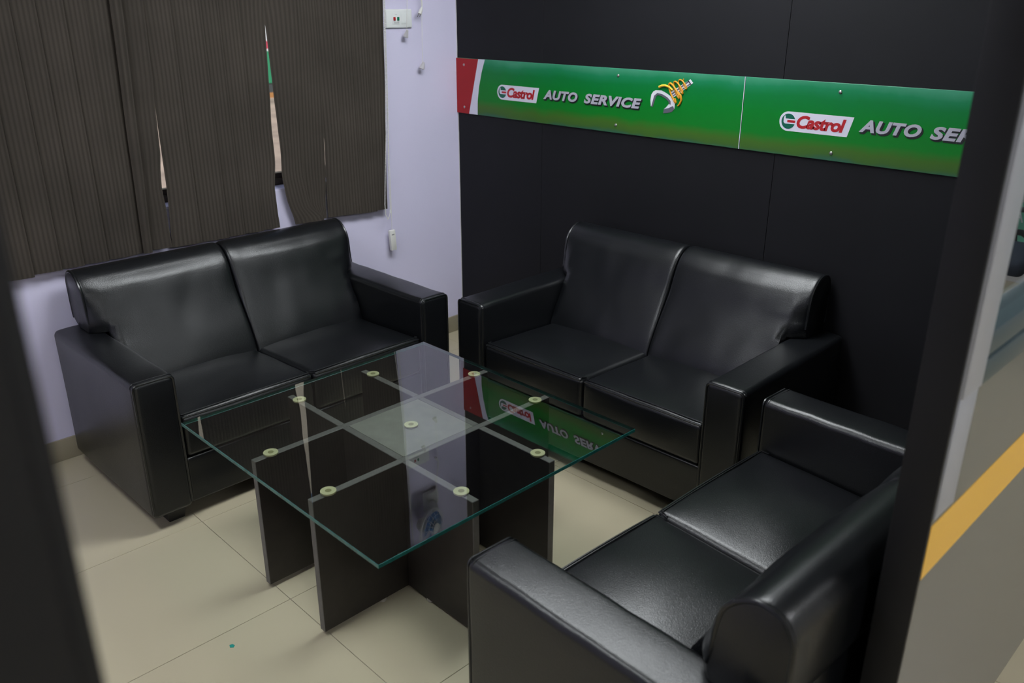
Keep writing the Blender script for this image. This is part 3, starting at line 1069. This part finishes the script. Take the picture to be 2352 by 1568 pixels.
def sign(x0, x1, dx, label, first):
    t = thing('sign_board', label, 'sign', (x0, 0, SZ0), 0, 'green sign boards on the black wall')

    def P(pts, nm, m, depth=SF, h=.0005, parent=t, smooth=False):
        o = mesh_obj(nm, poly_prism(bmesh.new(), pts, W(depth), h), m, parent, smooth=smooth)
        if parent is t:
            o.location = -t.location
        return o
    bd = at(t, nbox(x0 + .0012, x1 - .0012, -SF, -.0005, SZ0, SZ1, bevel=.0008, seg=1), 'board', 'sign', smooth=False)
    bd.location = (0, 0, 0)
    # keep the print's own coordinates: shift the mesh under the part
    bd.data.transform(Matrix.Translation((0, 0, 0)))
    bd.location = -t.location
    if first:
        P([(x0 + .0015, SZ0 + .0005), (.094, SZ0 + .0005), (.168, SZ1 - .0005), (x0 + .0015, SZ1 - .0005)], 'red_band', 'band_red')['label'] = 'red end band'
        P([(.094, SZ0 + .0005), (.158, SZ0 + .0005), (.160, 1.27), (.172, 1.34), (.192, 1.41), (.216, SZ1 - .0005), (.168, SZ1 - .0005)], 'white_band', 'white_print')['label'] = 'white slanted band'
    if first:
        at(t, nbox(x1 - .0010, x1 + .0014, -SF - .0003, -.0006, SZ0, SZ1), 'edge_strip', 'white_print', smooth=False)['label'] = 'thin white joint strip'
    # logo badge
    bx0, bx1, bz0, bz1 = .304 + dx, .588 + dx, 1.289, 1.359
    r = (bz1 - bz0) / 2
    pts = [(bx0 + r + r * cos(radians(a)), bz0 + r + r * sin(radians(a))) for a in range(90, 271, 10)] + [(bx1 - .018, bz0), (bx1, bz1)]
    bg = P(pts, 'logo_badge', 'white_print')
    bg['label'] = 'white logo badge with red name and green globe'
    cx, cz, rr = .3405 + dx, bz0 + r, .0275
    P(circle(cx, cz, rr), 'globe', 'globe', SF + .0005, .0004, bg)
    P([(cx - .017, cz + .019), (cx - .013, cz + .020), (cx - .0115, cz + .009), (cx + .027, cz + .009), (cx + .028, cz - .009), (cx - .013, cz - .009), (cx - .019, cz - .004), (cx - .0195, cz + .008)],
      'globe_band', 'white_print', SF + .0009, .0003, bg)
    P([(cx - .004, cz + .0045), (cx + .0275, cz + .0045), (cx + .0275, cz - .004), (cx - .004, cz - .004)], 'globe_stripe', 'red', SF + .0012, .0002, bg)
    o = text_bm('Castrol', .374 + dx, .562 + dx, 1.302, 1.349, .24, .040, SF + .0005, .0005, bg, 'name', 'red', .92)
    sh_ = 0 if first else .006
    # lettering with its printed dark edge
    for body, xa, xb in (('AUTO', .617 + dx - sh_, .829 + dx - sh_), ('SERVICE', .867 + dx - 2.4 * sh_, 1.188 + dx - 2.4 * sh_)):
        if xa > x1:
            continue
        lt = text_bm(body, xa, xb, 1.312, 1.355, .26, .042, SF + .0012, .0006, t, 'lettering', 'silver', 1.08)
        lt.location = -t.location
        text_bm(body, xa + .003, xb + .006, 1.3055, 1.351, .26, .062, SF + .0002, .0008, lt, 'lettering_edge', 'shadow_print', 1.06)
    # spanner with an oil coil
    if first or dx + 1.44 < x1:
        q = [(1.238, 1.329), (1.234, 1.352), (1.237, 1.376), (1.246, 1.388), (1.258, 1.394), (1.287, 1.395), (1.312, 1.386), (1.332, 1.376), (1.349, 1.367), (1.359, 1.352),
             (1.357, 1.326), (1.345, 1.314), (1.325, 1.308), (1.303, 1.305), (1.305, 1.322), (1.316, 1.330), (1.328, 1.344), (1.326, 1.354), (1.312, 1.364), (1.290, 1.373), (1.270, 1.376), (1.260, 1.368), (1.257, 1.356), (1.247, 1.326)]
        sp = P([(a + dx, c) for a, c in q], 'spanner', 'silver_light', SF, .0014)
        sp['label'] = 'printed silver spanner with amber coil'
        P([(a + dx, c) for a, c in ((1.247, 1.326), (1.257, 1.356), (1.260, 1.368), (1.270, 1.376), (1.290, 1.373), (1.312, 1.364), (1.326, 1.354), (1.328, 1.344), (1.338, 1.342), (1.336, 1.357), (1.318, 1.371), (1.292, 1.381), (1.267, 1.384), (1.252, 1.372), (1.247, 1.352), (1.240, 1.328))],
          'jaw_shade', 'silver_dark', SF + .0014, .0002, sp)
        P([(a + dx, c) for a, c in ((1.303, 1.305), (1.305, 1.322), (1.328, 1.328), (1.350, 1.338), (1.357, 1.326), (1.345, 1.314), (1.325, 1.308))], 'jaw_shade', 'silver_dark', SF + .0014, .0002, sp)
        P([(a + dx, c) for a, c in ((1.327, 1.388), (1.351, 1.373), (1.428, 1.426), (1.438, 1.434), (1.424, 1.447), (1.414, 1.440))], 'shaft', 'silver_light', SF, .0012, sp)
        P([(a + dx, c) for a, c in ((1.334, 1.384), (1.339, 1.380), (1.420, 1.437), (1.416, 1.441))], 'shaft_shade', 'silver_dark', SF + .0012, .0002, sp)
        P([(a + dx, c) for a, c in ((1.343, 1.3775), (1.347, 1.375), (1.428, 1.428), (1.425, 1.432))], 'shaft_shade', 'silver_dark', SF + .0012, .0002, sp)
        P([(a + dx, c) for a, c in ((1.412, 1.440), (1.428, 1.426), (1.431, 1.428), (1.416, 1.443))], 'shaft_shade', 'shadow_print', SF + .0012, .0003, sp)
        ax = Vector((.080, .055)).normalized()
        nx = Vector((-ax.y, ax.x))
        path = []
        for k in range(97):
            f = k / 96
            a = 2 * pi * (3.6 * f) + 2.2
            R_ = .043 * (1 - .55 * f)
            cpt = Vector((1.336, 1.385)) + ax * (.085 * f)
            off = cpt + nx * R_ * cos(a) + ax * .010 * sin(a)
            path.append((off.x + dx, -(SF + .003 + .0022 * sin(a)), off.y))
        mesh_obj('oil_coil', tube(bmesh.new(), path, [.0042 * (1 - .45 * k / 96) for k in range(97)], 8), 'amber', sp)
        tail = [(1.374, 1.340), (1.384, 1.350), (1.390, 1.366), (1.385, 1.382), (1.37, 1.395)]
        mesh_obj('oil_coil', tube(bmesh.new(), [(a + dx, -(SF + .003), c) for a, c in tail], [.003, .004, .0042, .004, .003], 8), 'amber', sp)
        lead = [(1.276, 1.408), (1.290, 1.414), (1.305, 1.416), (1.325, 1.412), (1.345, 1.400)]
        mesh_obj('oil_coil', tube(bmesh.new(), [(a + dx, -(SF + .003), c) for a, c in lead], [.0055, .005, .0045, .0045, .004], 8), 'amber_light', sp)
    for (sx, szz) in ([(.061, 1.439), (.059, 1.232), (1.057, 1.441), (1.055, 1.234)] if first else [(2.052, 1.440), (2.048, 1.228)]):
        s_ = mesh_obj('screw', lathe(bmesh.new(), [(.0065, 0), (.0062, .002), (.004, .0038), (0, .0045)], 16,
                                     Matrix.Translation((sx, -SF, szz)) @ Matrix.Rotation(radians(90), 4, 'X')), 'screw', t)
        s_.location = -t.location
    return t


sign(.0, 1.670, 0, 'green sign board with a red end and a complete name by the corner', True)
sign(1.672, 3.010, 1.527, 'green sign board cut off by the black jamb at right', False)

# ------------------------------------------------------------------ office chair in the hall (seen mirrored in the partition window)
t = thing('office_chair', 'dark office chair mirrored in the partition window at right edge', 'chair', (4.05, 2.02, 0), radians(88))
mesh_obj('seat', softbox(0, 0, .455, .48, .46, .085, .035, 8, lambda p, q: p + Vector((0, 0, .012 * (1 - q.x ** 2) if q.z > 0 else 0))), 'chair_fabric', t, angle=80)
mesh_obj('backrest', softbox(0, .27, .80, .44, .06, .50, .028, 8, lambda p, q: p + Vector((0, .05 * (1 - q.x ** 2) + .03 * q.z, 0))), 'chair_fabric', t, angle=80)
mesh_obj('back_bar', tube(bmesh.new(), [(0, .15, .40), (0, .28, .42), (0, .33, .52), (0, .345, .70)], .018, 10), 'chair_plastic', t)
for s in (-1, 1):
    mesh_obj('armrest', tube(bmesh.new(), [(s * .20, .05, .425), (s * .29, .05, .44), (s * .30, .02, .60), (s * .30, -.02, .655), (s * .30, .20, .665), (s * .29, .24, .64)], .016, 10), 'chair_plastic', t)
mesh_obj('gas_lift', lathe(bmesh.new(), [(0, .09), (.032, .09), (.032, .27), (.018, .27), (.018, .41), (0, .41)], 20), 'chair_plastic', t)
mesh_obj('lever', tube(bmesh.new(), [(0, -.02, .39), (.14, -.02, .385), (.19, -.02, .375)], [.007, .007, .016], 10), 'chair_plastic', t)
for k in range(5):
    a = 2 * pi * k / 5 + .3
    e = Vector((cos(a), sin(a), 0))
    lg = mesh_obj('leg', tube(bmesh.new(), [Vector((0, 0, .10)) + e * .02, Vector((0, 0, .095)) + e * .15, Vector((0, 0, .07)) + e * .29], [.024, .02, .014], 8), 'chair_plastic', t)
    q = e * .29
    n_ = Vector((-e.y, e.x, 0))
    b = bmesh.new()
    for s in (-1, 1):
        lathe(b, [(0, -.008), (.026, -.008), (.028, 0), (.026, .008), (0, .008)], 16,
              Matrix.Translation(q + n_ * .013 * s + Vector((0, 0, .028))) @ n_.to_track_quat('Z', 'Y').to_matrix().to_4x4())
    mesh_obj('caster', b, 'chair_plastic', lg)
# green posters on the hall's north wall
t = thing('wall_poster', 'green poster on the hall wall mirrored in the partition window', 'poster', (4.25, Y_N, .0))
at(t, nbox(3.75, 4.75, Y_N - .006, Y_N - .0005, .12, 1.75), 'sheet', 'poster_green', smooth=False)
b = bmesh.new()
for rr in (.075, .06):
    pts = [(4.28 + rr * cos(2 * pi * k / 36), Y_N - .008, .60 + rr * 1.0 * sin(2 * pi * k / 36)) for k in range(36)]
    tube(b, pts, .004, 6, closed=True)
tube(b, [(4.28, Y_N - .008, .535), (4.28, Y_N - .008, .665)], .004, 6)
tube(b, [(4.22, Y_N - .008, .61), (4.34, Y_N - .008, .61)], .004, 6)
at(t, b, 'emblem', 'white_print')
for sx, bars in ((4.20, [((0, 0), (.03, .08)), ((.03, .08), (.06, 0)), ((.015, .03), (.045, .03))]), ((4.29, ), []), ):
    pass
b = bmesh.new()
for (a, c), (d_, e_) in (((0, 0), (.03, .08)), ((.03, .08), (.06, 0)), ((.015, .03), (.045, .03)), ((.085, 0), (.085, .08))):
    tube(b, [(4.22 + a, Y_N - .008, .40 + c), (4.22 + d_, Y_N - .008, .40 + e_)], .005, 6)
at(t, b, 'lettering', 'white_print')

# ------------------------------------------------------------------ small scrap on the floor
b = bmesh.new()
poly_prism(b, [(-.008, -.004), (.002, -.007), (.009, .001), (.003, .007), (-.006, .005)], lambda a, c, d: Vector((a, c, d)), .0012)
o = mesh_obj('paper_scrap', b, 'scrap', smooth=False)
o.location = (1.486, -2.202, .0)
tag(o, 'tiny teal paper scrap lying on the cream floor tile', 'scrap')
